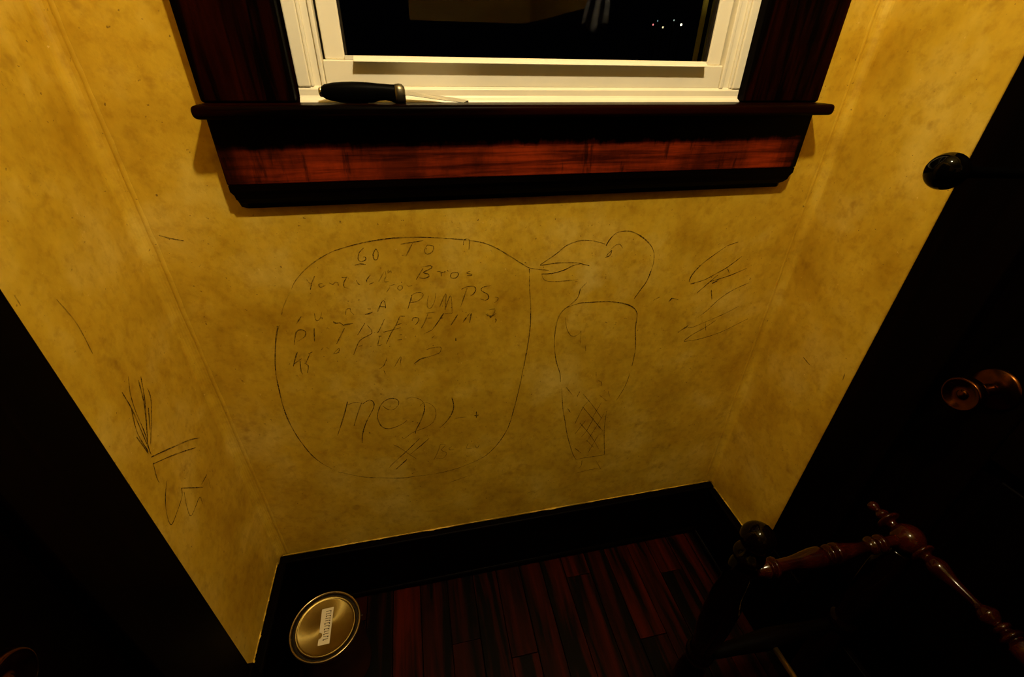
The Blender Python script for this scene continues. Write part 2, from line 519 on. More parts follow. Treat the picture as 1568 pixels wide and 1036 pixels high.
def paint_edge(parent, p0, p1, inward, seed):
    """lumpy lip of wall paint lapping onto the top of the baseboard"""
    rnd = random.Random(seed)
    bm = bmesh.new()
    n = 150
    rows = []
    wv = 0.004
    for i in range(n + 1):
        t = i / n
        wv = 0.6 * wv + 0.4 * rnd.choice((0.0002, 0.0004, 0.001, 0.002, 0.006))
        c = Vector(p0).lerp(Vector(p1), t)
        d = Vector(inward)
        h = 0.0008 + 0.4 * wv * rnd.random()
        rows.append([bm.verts.new(V(*(c + Vector((0, 0, h))))), bm.verts.new(V(*(c + d * wv * 0.6 + Vector((0, 0, h))))), bm.verts.new(V(*(c + d * wv + Vector((0, 0, 0.0002)))))])
    for a, b_ in zip(rows, rows[1:]):
        bm.faces.new((a[0], b_[0], b_[1], a[1])); bm.faces.new((a[1], b_[1], b_[2], a[2]))
    obj('paint_edge', bm, M['plaster'], parent, smooth=True)
paint_edge(bb, (XL + 0.01, YB, ZB), (XR - 0.01, YB, ZB), (0, -1, 0), 1)
paint_edge(bl, (XL, 0.67, ZB + 0.008), (XL, YB - BT, ZB + 0.008), (1, 0, 0), 2)
paint_edge(br, (XR, 0.70, ZB - 0.004), (XR, YB - BT, ZB - 0.004), (-1, 0, 0), 3)

# ---------------------------------------------------------------- window
win = tag(empty('window_1', V(0.275, YB, -0.10)), 'white framed window in dark stained casing at night', kind='structure')
CF = 0.970     # casing face
bobj('casing', (-0.349, -0.193, CF, YB, -0.074, 1.23), M['casing'], win, bevel=0.004)
bobj('casing', (0.7265, 0.9185, CF, YB, -0.074, 1.23), M['casing'], win, bevel=0.004)
bobj('head_casing', (-0.37, 0.94, CF - 0.006, YB, 1.23, 1.40), M['casing'], win, bevel=0.004)
# dark jamb between casing and white frame
bobj('jamb', (-0.205, -0.189, YB, YB + 0.09, -0.10, 1.23), M['casing'], win)
bobj('jamb', (0.736, 0.745, YB, YB + 0.09, -0.10, 1.23), M['casing'], win)
st = bobj('stool', (-0.354, 0.928, 0.925, YB - 0.0005, -0.0965, -0.0745), M['stool'], win, bevel=0.0085 * S, segs=4)
bobj('stool_tongue', (-0.192, 0.738, YB - 0.0005, YB + 0.06, -0.0965, -0.0745), M['stool'], win)
AF = 0.967
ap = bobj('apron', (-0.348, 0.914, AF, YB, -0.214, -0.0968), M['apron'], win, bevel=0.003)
bm = bmesh.new()
prof = [(0.9995, -0.2142), (AF + 0.001, -0.2142), (AF + 0.001, -0.226), (AF + 0.003, -0.230), (AF + 0.005, -0.234),
        (AF + 0.006, -0.242), (AF + 0.012, -0.250), (AF + 0.019, -0.255), (AF + 0.019, -0.263), (0.9995, -0.263)]
prism_x(bm, prof, -0.347, 0.913, lambda y: max(0, min(y, AF + 0.019) - AF) if y < 0.999 else 0.003)
obj('apron_moulding', bm, M['black_x'], ap)

# white frame: stepped jambs and sill
fr = obj('frame', prism_x(bmesh.new(), [(1.06, -0.0745), (0.9885, -0.0745), (0.9900, -0.0715), (0.9965, -0.0672), (0.9985, -0.0640), (0.9985, -0.0540), (0.9995, -0.0525), (1.0060, -0.0485), (1.06, -0.0480)],
         -0.1885, 0.7355), M['vinyl'], win)   # sill strip with sloping ledges
def jamb_side(sx, xo, xi):
    # xo outer edge, xi edge next to the sash; sx = +1 towards the room centre
    d = xi - xo
    bobj('frame_face', tuple(sorted((xo, xo + d * 0.46))) + (0.998, 1.06, -0.0500, 1.18), M['vinyl'], fr, bevel=0.002)
    bobj('frame_bead', tuple(sorted((xo + d * 0.46, xo + d * 0.58))) + (1.001, 1.06, -0.0500, 1.18), M['vinyl'], fr, bevel=0.002)
    bobj('frame_groove', tuple(sorted((xo + d * 0.58, xo + d * 0.84))) + (1.007, 1.06, -0.0500, 1.18), M['vinyl'], fr)
    bobj('frame_bead', tuple(sorted((xo + d * 0.84, xo + d * 1.0))) + (1.001, 1.06, -0.0500, 1.18), M['vinyl'], fr, bevel=0.002)
jamb_side(1, -0.189, -0.1395)
jamb_side(-1, 0.736, 0.6800)
bobj('frame_head', (-0.189, 0.736, 0.999, 1.06, 1.18, 1.20), M['vinyl'], fr)
SX0, SX1 = -0.1390, 0.6795
GX0, GX1 = -0.0995, 0.6440
def sash(name, z0, z1, y, rail_z):
    s = bobj(name, (SX0, SX1, y, y + 0.028, z0, rail_z), M['vinyl'], win, bevel=0.0022)
    bobj('top_rail', (GX0, GX1, y + 0.006, y + 0.028, z1 - 0.05, z1), M['vinyl'], s, bevel=0.002)
    bobj('stile', (SX0 + 0.0045, GX0, y + 0.006, y + 0.028, rail_z, z1), M['vinyl'], s, bevel=0.002)
    bobj('stile', (GX1, SX1 - 0.0045, y + 0.006, y + 0.028, rail_z, z1), M['vinyl'], s, bevel=0.002)
    bobj('seal', (SX0 - 0.0005, SX0 + 0.0045, y + 0.018, y + 0.024, rail_z, z1), M['seal'], s)
    bobj('seal', (SX1 - 0.0045, SX1 + 0.0005, y + 0.018, y + 0.024, rail_z, z1), M['seal'], s)
    bobj('glazing_seal', (GX0, GX0 + 0.004, y + 0.010, y + 0.020, rail_z, z1 - 0.05), M['seal'], s)
    bobj('glazing_seal', (GX1 - 0.004, GX1, y + 0.010, y + 0.020, rail_z, z1 - 0.05), M['seal'], s)
    bobj('pane', (GX0, GX1, y + 0.0195, y + 0.0205, rail_z - 0.004, z1 - 0.045), M['glass'], s)
    return s
sl = sash('lower_sash', -0.0500, 0.58, 1.0045, -0.0065)
obj('lift_rail', prism_x(bmesh.new(), [(1.010, -0.0090), (0.9885, -0.0095), (0.9880, -0.0085), (0.9905, -0.0055), (1.0000, -0.0010), (1.010, 0.0002)], -0.0830, 0.6320), M['vinyl'], sl)
bobj('glazing_ledge', (GX0, GX1, 1.006, 1.022, -0.0065, 0.0005), M['vinyl'], sl)
su = sash('upper_sash', 0.545, 1.18, 1.0345, 0.60)
# outer screen track seen through the glass, and the exterior jamb behind it
bobj('screen_track', (0.6445, 0.6540, 1.07, 1.075, -0.05, 1.18), M['track'], win)
bobj('screen_track', (0.6640, 0.6660, 1.066, 1.07, -0.05, 1.18), M['track'], win)
bobj('outer_jamb', (0.690, 0.745, 1.06, 1.14, -0.10, 1.2), M['seal'], win)
bobj('outer_jamb', (-0.205, -0.150, 1.06, 1.14, -0.10, 1.2), M['seal'], win)
bobj('outer_sill', (-0.205, 0.745, 1.06, 1.20, -0.12, -0.06), M['seal'], win)

# ---------------------------------------------------------------- doors in the side walls
def side_door(name, label, wall_x, sx, y0, y1, proud, knob_z, knob_y):
    """sx: direction from the wall into the room. Opening y0..y1, casing round it, panelled leaf, plinths, brass knob"""
    d = tag(empty(name, V(wall_x, (y0 + y1) / 2, ZF)), label, kind='structure')
    cw = 0.140 if sx < 0 else 0.154
    f = wall_x + sx * proud
    X = lambda a, b: (min(a, b), max(a, b))
    bobj('casing', X(wall_x, f) + (y1 - 0.008, y1 + cw, ZF + 0.36, ZD + 0.02), M['black_z'], d, bevel=0.003)
    bobj('casing', X(wall_x, f) + (y0 - cw, y0 + 0.008, ZF + 0.36, ZD + 0.02), M['black_z'], d, bevel=0.003)
    bobj('head_casing', X(wall_x, f) + (y0 - cw, y1 + cw, ZD + 0.02, ZD + 0.16), M['black_y'], d, bevel=0.003)
    bobj('plinth', X(wall_x, f + sx * 0.006) + (y1 - 0.004, y1 + cw + 0.010, ZF, ZF + 0.36), M['black_z'], d, bevel=0.003)
    bobj('plinth', X(wall_x, f + sx * 0.006) + (y0 - cw - 0.008, y0 + 0.004, ZF, ZF + 0.36), M['black_z'], d, bevel=0.003)
    lf = wall_x + sx * 0.006          # leaf face, a little proud of the wall face
    lb = wall_x - sx * 0.060
    leaf = bobj('leaf', X(lf - sx * 0.018, lb) + (y0, y1, ZF + 0.01, ZD), M['black_z'], d)
    sw = 0.14
    for a, b in ((y0, y0 + sw), (y1 - sw, y1)):
        bobj('stile', X(lf, lf - sx * 0.018) + (a, b, ZF + 0.01, ZD), M['black_z'], leaf, bevel=0.003)
    zs = [(ZF + 0.01, ZF + 0.30), (ZF + 1.02, ZF + 1.22), (ZD - 0.16, ZD)]
    for a, b in zs:
        bobj('rail', X(lf, lf - sx * 0.018) + (y0 + sw, y1 - sw, a, b), M['black_y'], leaf, bevel=0.003)
    mid = (y0 + y1) / 2
    bobj('mullion', X(lf, lf - sx * 0.018) + (mid - 0.06, mid + 0.06, ZF + 0.30, ZF + 1.02), M['black_z'], leaf, bevel=0.003)
    bobj('mullion', X(lf, lf - sx * 0.018) + (mid - 0.06, mid + 0.06, ZF + 1.22, ZD - 0.16), M['black_z'], leaf, bevel=0.003)
    for za, zb in ((ZF + 0.30, ZF + 1.02), (ZF + 1.22, ZD - 0.16)):
        for ya, yb in ((y0 + sw, mid - 0.06), (mid + 0.06, y1 - sw)):
            bobj('panel', X(lf - sx * 0.009, lf - sx * 0.018) + (ya + 0.03, yb - 0.03, za + 0.03, zb - 0.03), M['black_z'], leaf, bevel=0.006)
    # brass knob on a round rose
    ax = (sx, 0, 0)
    bm = lathe(bmesh.new(), [(0, 0.0), (0, 0.041), (0.004, 0.041), (0.008, 0.037), (0.010, 0.026), (0.013, 0.020), (0.014, 0.0)], (lf, knob_y, knob_z), ax, 40)
    rose = obj('rose', bm, M['brass'], d, smooth=True)
    kp = [(0.010, 0.0), (0.010, 0.012), (0.045, 0.011), (0.052, 0.016), (0.058, 0.026), (0.068, 0.032), (0.080, 0.0325), (0.086, 0.030), (0.085, 0.026), (0.081, 0.018), (0.080, 0.010), (0.083, 0.006), (0.084, 0.0)]
    bm = lathe(bmesh.new(), smooth_profile(kp, 3), (lf, knob_y, knob_z), ax, 40)
    obj('knob', bm, M['brass'], rose, smooth=True)
    return d
side_door('door_1', 'black-brown panelled door in dark casing on the left', XL, 1, DL0, DL1, 0.034, -0.560, 0.305)
side_door('door_2', 'black-brown panelled door in dark casing with brass knob on the right', XR, -1, DR0, DR1, 0.034, -0.512, 0.452)

# ---------------------------------------------------------------- pencil doodles on the plaster
def resample(pts, step=0.006):
    P = [Vector(p) for p in pts]
    out = []
    n = len(P)
    for i in range(n - 1):
        p0, p1, p2, p3 = P[max(i - 1, 0)], P[i], P[i + 1], P[min(i + 2, n - 1)]
        k = max(2, int((p2 - p1).length / step))
        for j in range(k):
            t = j / k
            out.append(0.5 * (2 * p1 + (p2 - p0) * t + (2 * p0 - 5 * p1 + 4 * p2 - p3) * t * t + (3 * p1 - p0 - 3 * p2 + p3) * t ** 3))
    out.append(P[-1])
    return out

def doodle(name, strokes, to3d, parent, label):
    rnd = random.Random(name)
    root = None
    for level, mat in ((2, 'p_strong'), (1, 'p_mid'), (0, 'p_faint')):
        bm = bmesh.new()
        for st_, q in strokes:
            lv = 2 if st_ >= 80 else (1 if st_ >= 60 else 0)
            if lv != level: continue
            pts = resample([(q[i] * 1e-4, q[i + 1] * 1e-4) for i in range(0, len(q), 2)])
            w0 = (0.00110, 0.00115, 0.00125)[lv]
            prev = None
            N = len(pts)
            press = rnd.uniform(0.9, 1.3)
            for i, p in enumerate(pts):
                a = pts[min(i + 1, N - 1)] - pts[max(i - 1, 0)]
                if a.length < 1e-7: a = Vector((1, 0))
                nrm = Vector((-a.y, a.x)).normalized()
                e = 0.55 + 0.45 * min(1.0, 4.0 * min(i, N - 1 - i) / max(N, 1) + 0.1)
                press += 0.35 * (1.05 - press) + rnd.uniform(-0.22, 0.22)
                w = w0 * e * max(0.55, press) * (1.35 if i < 3 and lv == 2 else 1.0)
                cur = (bm.verts.new(to3d(p + nrm * w)), bm.verts.new(to3d(p - nrm * w)))
                if prev: bm.faces.new((prev[0], cur[0], cur[1], prev[1]))
                prev = cur
        if not bm.faces:
            bm.free(); continue
        o = obj(name, bm, M[mat], parent if root is None else root)
        if root is None:
            root = o
            o['label'] = label
        else:
            o.name = 'faint_strokes'
STROKES = {
 'speech_bubble': [
  (80, [-1846,-3665,-1439,-3563,-1036,-3494,-553,-3455,-27,-3465,424,-3504,841,-3559,1138,-3604,1526,-3703,1833,-3859,2150,-4076,2431,-4278,2646,-4415,2909,-4474,3141,-4512]),
  (80, [2637,-4439,2667,-4998,2712,-5535,2723,-6096,2677,-6680,2596,-7417]),
  (80, [-3448,-5428,-3594,-5822,-3713,-6233,-3797,-6553]),
  (50, [-1846,-3665,-2100,-3777,-2453,-3991,-2792,-4299,-2939,-4515]),
  (50, [-3028,-4646,-3221,-4959,-3298,-5146]),
  (50, [-3475,-5425,-3472,-5527,-3410,-5407]),
  (85, [-3698,-6172,-3829,-6766,-3880,-7285,-3916,-7833,-3903,-8352,-3813,-8980,-3624,-9665,-3411,-10088,-3185,-10370]),
  (85, [-3036,-10546,-2653,-10769,-2305,-10947,-1725,-11113,-1236,-11226,-840,-11240]),
  (85, [1097,-10972,1459,-10755,1818,-10337,2138,-9727,2328,-8937,2479,-8117,2570,-7467,2635,-6970]),
  (50, [-840,-11240,-268,-11267,439,-11185,1097,-10972]),
  (50, [228,-11774,837,-11604]),
 ],
 'lettering': [
  (60, [-1216,-3641,-1331,-3742,-1383,-3892,-1327,-3962,-1220,-3925,-1218,-3859,-1270,-3856]),
  (60, [-963,-3679,-1042,-3805,-1029,-3939,-957,-3921,-924,-3769,-963,-3679]),
  (60, [-409,-3606,109,-3551]),
  (60, [-143,-3601,-319,-3898]),
  (60, [182,-3665,108,-3793,163,-3886,294,-3827,326,-3696,182,-3665]),
  (60, [1017,-3717,1044,-3585,1160,-3592,1142,-3838]),
  (60, [-1480,-4040,-1355,-4014,-1238,-4040]),
  (70, [44,-4220,-149,-4504]),
  (70, [-14,-4199,214,-4173,239,-4234,34,-4335,136,-4376,161,-4445,51,-4486,-69,-4460]),
  (70, [353,-4336,444,-4349,451,-4468]),
  (70, [443,-4366,520,-4362,558,-4351]),
  (70, [719,-4397,844,-4397,862,-4466,790,-4539,681,-4520,677,-4435,719,-4397]),
  (70, [1158,-4387,1062,-4424,1187,-4474,1170,-4500,1075,-4493]),
  (75, [-279,-4887,-429,-5282]),
  (75, [-313,-4919,-167,-4845,-30,-4874,-40,-4979,-191,-5089,-347,-5093]),
  (75, [103,-4957,52,-5184,74,-5295,155,-5284,249,-5094,286,-4902]),
  (75, [345,-5303,529,-4942,479,-5371]),
  (75, [478,-5390,643,-5005,657,-5500]),
  (75, [1062,-4829,878,-5336]),
  (75, [917,-4852,1064,-4794,1224,-4797,1277,-4883,1218,-5003,1135,-5049]),
  (75, [1663,-4809,1450,-4844,1415,-4930,1577,-5053,1592,-5164,1509,-5211,1377,-5155]),
  (75, [1759,-5142,1843,-5168,1826,-5241,1741,-5307]),
  (75, [-382,-4620,-347,-4664,-254,-4648]),
  (65, [-2568,-4304,-2504,-4423,-2384,-4237]),
  (65, [-2482,-4404,-2544,-4567]),
  (65, [-2252,-4423,-2338,-4448,-2318,-4523,-2220,-4489,-2198,-4470]),
  (65, [-2107,-4425,-2035,-4473,-1980,-4425,-1919,-4441,-1923,-4514]),
  (65, [-1692,-4302,-1794,-4461,-1794,-4568,-1697,-4598]),
  (65, [-1812,-4309,-1661,-4336]),
  (65, [-1508,-4411,-1470,-4520,-1440,-4512]),
  (65, [-1174,-4301,-1276,-4419,-1276,-4483]),
  (65, [-1238,-4540,-1127,-4495]),
  (65, [-868,-4261,-1012,-4483]),
  (65, [-834,-4222,-826,-4370,-872,-4431,-872,-4506,-785,-4498]),
  (65, [-757,-4207,-777,-4289,-704,-4232,-702,-4295]),
  (65, [-791,-4621,-662,-4588]),
  (65, [-777,-4655,-870,-4778]),
  (65, [-560,-4629,-607,-4691,-555,-4751,-491,-4701,-503,-4634,-560,-4629]),
  (50, [-2891,-5234,-3033,-5413]),
  (50, [-2581,-5175,-2595,-5333,-2558,-5383,-2480,-5322,-2421,-5169]),
  (50, [-1856,-5134,-1903,-5289]),
  (50, [-1849,-5146,-1768,-5120,-1765,-5211,-1704,-5309]),
  (80, [-1454,-5323,-1354,-5310,-1260,-5273]),
  (80, [-1154,-5284,-1008,-5012,-950,-5017,-945,-5200]),
  (80, [-1075,-5142,-960,-5164]),
  (80, [-2209,-5442,-2161,-5494,-2064,-5493,-2008,-5557]),
  (80, [-2011,-5569,-1762,-5537]),
  (80, [-1297,-5189,-1372,-5170]),
  (60, [-3221,-5990,-3095,-5647,-2979,-5589,-2888,-5646,-2928,-5784,-3126,-5905]),
  (60, [-2674,-5576,-2743,-5950]),
  (60, [-1986,-5652,-2195,-5990,-2251,-6082]),
  (60, [-1491,-5563,-1721,-5886]),
  (60, [-1449,-5615,-1411,-5691,-1367,-5865,-1687,-6050,-1905,-6452]),
  (60, [-1757,-6229,-1637,-6181]),
  (60, [-1014,-5494,-1161,-5766,-1238,-5880]),
  (60, [-1190,-5971,-1280,-6249,-1162,-6213]),
  (60, [-1230,-5967,-1150,-5976]),
  (60, [-637,-5450,-769,-5712,-907,-5917,-1070,-6224]),
  (60, [-637,-5450,-517,-5470]),
  (60, [-768,-5700,-621,-5667]),
  (60, [-1095,-5871,-655,-5785]),
  (60, [-3386,-6618,-3226,-6260,-3187,-6215]),
  (60, [-3350,-6546,-3143,-6408]),
  (60, [-3194,-6465,-3238,-6794,-3217,-6876]),
  (60, [-2961,-6293,-2853,-6244]),
  (60, [-2923,-6298,-3077,-6557]),
  (60, [-3116,-6552,-3036,-6640,-3105,-6865]),
  (60, [-2643,-6221,-2578,-6142]),
  (60, [-2501,-6151,-2462,-6205]),
  (60, [-2381,-6354,-2215,-6211,-2248,-6333,-2362,-6356]),
  (60, [-357,-5615,-318,-5534,-206,-5546,-194,-5632,-288,-5744]),
  (60, [10,-5436,238,-5423]),
  (60, [49,-5464,-54,-5695,-153,-5857]),
  (60, [-23,-5577,142,-5589]),
  (60, [114,-5936,-106,-6037]),
  (60, [463,-5494,652,-5501]),
  (60, [350,-5616,424,-5611]),
  (60, [1030,-5637,1097,-5546]),
  (60, [-85,-6529,27,-6490,289,-6483,293,-6576,231,-6675,-61,-6758]),
  (60, [-950,-6952,-754,-6656,-805,-6917]),
  (60, [-1102,-6638,-1220,-6889,-1359,-6978]),
  (60, [-1237,-7022,-1213,-7162]),
  (60, [-708,-5993,-645,-5988]),
  (60, [-777,-6136,-662,-6137]),
  (60, [94,-6187,165,-6106]),
  (95, [443,-5480,256,-5753,114,-5936]),
  (95, [794,-5551,600,-5852]),
  (95, [1018,-5648,915,-5798]),
  (95, [1140,-5550,1087,-5829]),
  (95, [1596,-5497,1749,-5488,1737,-5597,1637,-5699,1518,-5625,1660,-5676]),
  (95, [1615,-5746,1693,-5680,1792,-5615]),
  (95, [1769,-5775,1791,-5840,1758,-5887]),
  (95, [-61,-6758,-262,-6800,-437,-6926]),
  (95, [702,-6244,706,-6341]),
  (80, [-2314,-7934,-2489,-8407,-2785,-9100]),
  (80, [-1964,-8032,-2136,-8425,-2297,-8832]),
  (80, [-1941,-8077,-1739,-7964,-1648,-8083,-1693,-8286,-1954,-8761,-2115,-9181,-2184,-9516]),
  (80, [-1011,-8271,-981,-8149,-1062,-8031,-1216,-8006,-1419,-8120,-1567,-8393,-1624,-8687,-1554,-8990,-1389,-9097,-1155,-9063,-945,-8964,-836,-8871]),
  (80, [-306,-8322,-311,-8561,-445,-8940,-633,-9320,-644,-9435]),
  (80, [492,-8235,524,-8568,439,-8867,250,-9155,66,-9332]),
  (80, [-545,-9644,-1045,-10156,-1475,-10571,-1559,-10682]),
  (80, [-273,-9696,-576,-9978,-880,-10240]),
  (80, [-1007,-10441,-1203,-10630,-1381,-10799]),
  (80, [1180,-8880,1173,-9132]),
  (80, [1106,-9028,1246,-9029]),
  (50, [-2335,-8054,-2173,-7998,-1994,-8027]),
  (50, [-1011,-8271,-1139,-8400,-1298,-8395,-1433,-8223]),
  (50, [-784,-8096,-619,-8047,-405,-8157,-306,-8322]),
  (50, [-429,-8410,-320,-8299,-161,-8346,-13,-8567,-20,-8878,-158,-9128,-408,-9268,-722,-9373,-979,-9561,-1040,-9502]),
  (50, [514,-9063,705,-9027,878,-9044]),
  (50, [-1339,-9754,-1185,-9881,-946,-10201,-729,-10474]),
  (50, [34,-10025,-79,-10354,-208,-10636]),
  (50, [34,-10025,192,-10057,54,-10255,205,-10413,83,-10619,-131,-10574]),
  (50, [382,-10169,288,-10226,320,-10308,446,-10309]),
  (50, [-936,-11110,-839,-11051]),
  (50, [889,-10144,827,-10335,1009,-10371]),
  (50, [1087,-10234,1156,-10401,1234,-10263]),
 ],
 'bird_sketch': [
  (85, [2914,-4352,3059,-4252,3328,-4073,3551,-3892,3802,-3801,3994,-3778,4283,-3817,4583,-3913]),
  (85, [4612,-3959,4681,-3811,4835,-3647,5051,-3604,5281,-3638,5583,-3799,5860,-4037,5987,-4250]),
  (85, [5999,-4744,5933,-5031,5806,-5268,5648,-5544]),
  (85, [2915,-4366,3368,-4332,3856,-4362,4039,-4412,4226,-4471]),
  (85, [2948,-4603,3255,-4604,3560,-4536,3774,-4438,3993,-4399]),
  (85, [4632,-4272,4740,-4234,4789,-4103,4688,-4186,4654,-4274]),
  (85, [4747,-4123,4788,-4094]),
  (85, [4044,-5117,3998,-5358,3828,-5542,3609,-5723,3487,-5968,3442,-6333,3444,-6716,3500,-7176,3601,-7541]),
  (85, [3719,-5632,4063,-5539,4442,-5539,4927,-5569,5331,-5659,5626,-5791,5792,-5966,5841,-6159,5858,-6546,5951,-7014,5997,-7495,5979,-7862]),
  (45, [5987,-4250,6024,-4508,5999,-4744]),
  (45, [2971,-4628,3045,-4772,3316,-4841,3947,-4836]),
  (45, [4741,-4078,4881,-3954,4993,-3948,5068,-4054]),
  (45, [4209,-4938,4044,-5117]),
  (45, [3697,-5938,3777,-6317,3919,-6550,4068,-6567,4181,-6470,4200,-6418,4221,-6865]),
  (45, [4380,-6941,4414,-7118]),
  (45, [6231,-5665,6344,-5597,6441,-5580]),
  (75, [3489,-7078,3558,-7441,3688,-7824,3730,-8153]),
  (75, [3787,-8410,3886,-9201,3978,-9639,4141,-10427,4394,-11283,4557,-11632]),
  (75, [4530,-11627,4870,-11606,5241,-11612,5587,-11599]),
  (75, [5587,-11599,5444,-10607,5401,-10207]),
  (75, [5994,-7393,5983,-7872]),
  (75, [4515,-8748,4914,-9312,5255,-9862]),
  (75, [4544,-9251,5384,-10464]),
  (75, [4515,-9920,4963,-10583,5331,-11265]),
  (75, [3921,-8374,4160,-8721]),
  (75, [4383,-8613,4311,-8831]),
  (75, [4974,-9813,4785,-10353]),
  (45, [5957,-8142,5915,-8473,5822,-8805,5660,-9193]),
  (45, [5401,-10207,5391,-9575]),
  (45, [5324,-8729,5407,-8975]),
  (45, [4039,-9227,4152,-9425]),
  (45, [4714,-9041,4550,-9312,4346,-9953]),
  (45, [5165,-9173,4923,-9804]),
  (45, [5159,-10099,4841,-10859]),
  (45, [4707,-9860,4389,-10408]),
  (45, [5226,-10632,4952,-11397]),
  (45, [4450,-11053,4712,-11348]),
  (45, [4830,-10757,5134,-11156]),
  (45, [5053,-8861,5332,-9141]),
  (45, [4776,-11714,4775,-11967,4685,-12130]),
  (45, [5294,-11824,5546,-12320]),
  (45, [4598,-12333,4996,-12273,5428,-12257]),
  (45, [4931,-8274,5058,-8348,5057,-8517]),
  (45, [4833,-7931,4853,-8097]),
  (45, [4785,-10353,4633,-10586]),
  (45, [5306,-9684,5159,-10099]),
 ],
 'finger_scribble': [
  (85, [7227,-5161,7255,-4983,7412,-4746,7614,-4551,7882,-4346,8121,-4175]),
  (85, [7283,-5238,7424,-5213]),
  (85, [8060,-4955,8317,-4813,8673,-4520]),
  (85, [7566,-5541,7788,-5317,8082,-5029]),
  (85, [7891,-5215,8192,-5148,8507,-5063,8949,-4896]),
  (85, [7965,-5277,8150,-5199]),
  (85, [7268,-6821,7584,-6586]),
  (85, [7384,-6730,7559,-6645]),
  (85, [6738,-5750,6807,-5643,6884,-5657]),
  (65, [8121,-4175,8423,-4093]),
  (65, [7424,-5213,7736,-5129,8060,-4955]),
  (65, [8328,-4850,8431,-5002]),
  (65, [8005,-5485,8114,-5801]),
  (65, [7801,-6364,8056,-6149,8319,-5839,8635,-5597,8940,-5452,9182,-5359]),
  (65, [7570,-6688,7727,-6684,8124,-6541,8697,-6314,9094,-6110]),
  (65, [7545,-7149,7793,-6943,8142,-6750,8441,-6533]),
  (65, [7550,-7171,8046,-7143,8508,-7046,8880,-6916,9237,-6743,9558,-6587]),
  (65, [8110,-6560,8213,-6863]),
  (65, [6884,-5657,7025,-5700]),
  (65, [6339,-5600,6439,-5553]),
 ],
 'scratch_mark': [
  (80, [-5120,-3128,-4921,-3208,-4709,-3264]),
 ],
 'wheat_scribble': [
  (80, [7602,-5208,7605,-5578,7554,-5988,7452,-6639]),
  (80, [7927,-5098,7764,-5359,7657,-5713,7581,-6202,7444,-6605]),
  (80, [8111,-5322,7957,-5740,7764,-6039]),
  (80, [8214,-5312,8002,-5731,7714,-6136,7501,-6415]),
  (80, [8224,-5611,8132,-5886,7569,-6484]),
  (80, [7993,-5910,7742,-6258]),
  (80, [7361,-6086,7405,-6565]),
  (80, [7605,-5578,7425,-6053,7428,-6539]),
  (80, [7417,-6678,7814,-6911,8280,-7195,8663,-7434,8978,-7684]),
  (80, [7367,-6818,7815,-7099,8273,-7411,8708,-7729]),
  (80, [7450,-7401,7203,-7605,7014,-7875,6965,-8162,7302,-8140,7615,-8059,7696,-7921]),
  (60, [7386,-6798,7276,-7093,7264,-7239]),
  (60, [7712,-8060,7571,-8368,7552,-8657,8043,-8654,8022,-8853]),
  (60, [8294,-8512,8622,-8541]),
  (60, [8605,-8684,8514,-8904]),
  (60, [7696,-7921,8305,-8621]),
 ],
 'scuff_mark': [
  (50, [7395,-3227,7497,-3712,7467,-4276]),
  (50, [6793,-2861,6786,-3014]),
 ],
 'scuff_right': [
  (60, [8456,-7079,8159,-7156]),
  (60, [7173,-6923,7203,-6730]),
 ],
}

back3d = lambda p: V(p.x, YB - 0.0007, p.y)
left3d = lambda p: V(XL + 0.0007, p.x, p.y)
right3d = lambda p: V(XR - 0.0007, p.x, p.y)
LAB = {'speech_bubble': 'pencilled speech bubble outline', 'lettering': 'faint pencilled words inside the speech bubble',
       'bird_sketch': 'pencil sketch of a bird with open beak and checked legs', 'finger_scribble': 'loose pencil loops right of the bird',
       'scratch_mark': 'short curved scratch', 'wheat_scribble': 'pencilled fan of strokes with zigzag below', 'scuff_mark': 'faint dark scuff', 'scuff_right': 'short dark scuffs'}
for g, s_ in STROKES.items():
    if g in ('wheat_scribble', 'scuff_mark'): doodle(g, s_, left3d, wall_left, LAB[g])
    elif g == 'scuff_right': doodle('scuff_mark', s_, right3d, wall_right, LAB[g])
    else: doodle(g, s_, back3d, wall_back, LAB[g])

# ---------------------------------------------------------------- ceiling lamp (gives the room its light)
lx, ly = 0.26, 0.14
lamp = tag(empty('ceiling_lamp', V(lx, ly, ZC)), 'bare glowing bulb hanging on a short cord from the ceiling', 'lamp')
obj('canopy', lathe(bmesh.new(), [(0, 0), (0, 0.07), (0.02, 0.06), (0.035, 0.02), (0.036, 0)], (lx, ly, ZC), (0, 0, -1)), M['brass'], lamp, smooth=True)
obj('cord', lathe(bmesh.new(), [(0.03, 0.005), (0.34, 0.005)], (lx, ly, ZC), (0, 0, -1), 10), M['black'], lamp, smooth=True)
obj('socket', lathe(bmesh.new(), [(0.33, 0.0), (0.33, 0.014), (0.372, 0.021), (0.375, 0.0)], (lx, ly, ZC), (0, 0, -1), 20), M['brass'], lamp, smooth=True)
bp = [(0.372, 0.014), (0.385, 0.016), (0.40, 0.027), (0.415, 0.034), (0.43, 0.036), (0.445, 0.031), (0.455, 0.020), (0.460, 0.0)]
obj('bulb', lathe(bmesh.new(), bp, (lx, ly, ZC), (0, 0, -1), 20), M['bulb'], lamp, smooth=True)

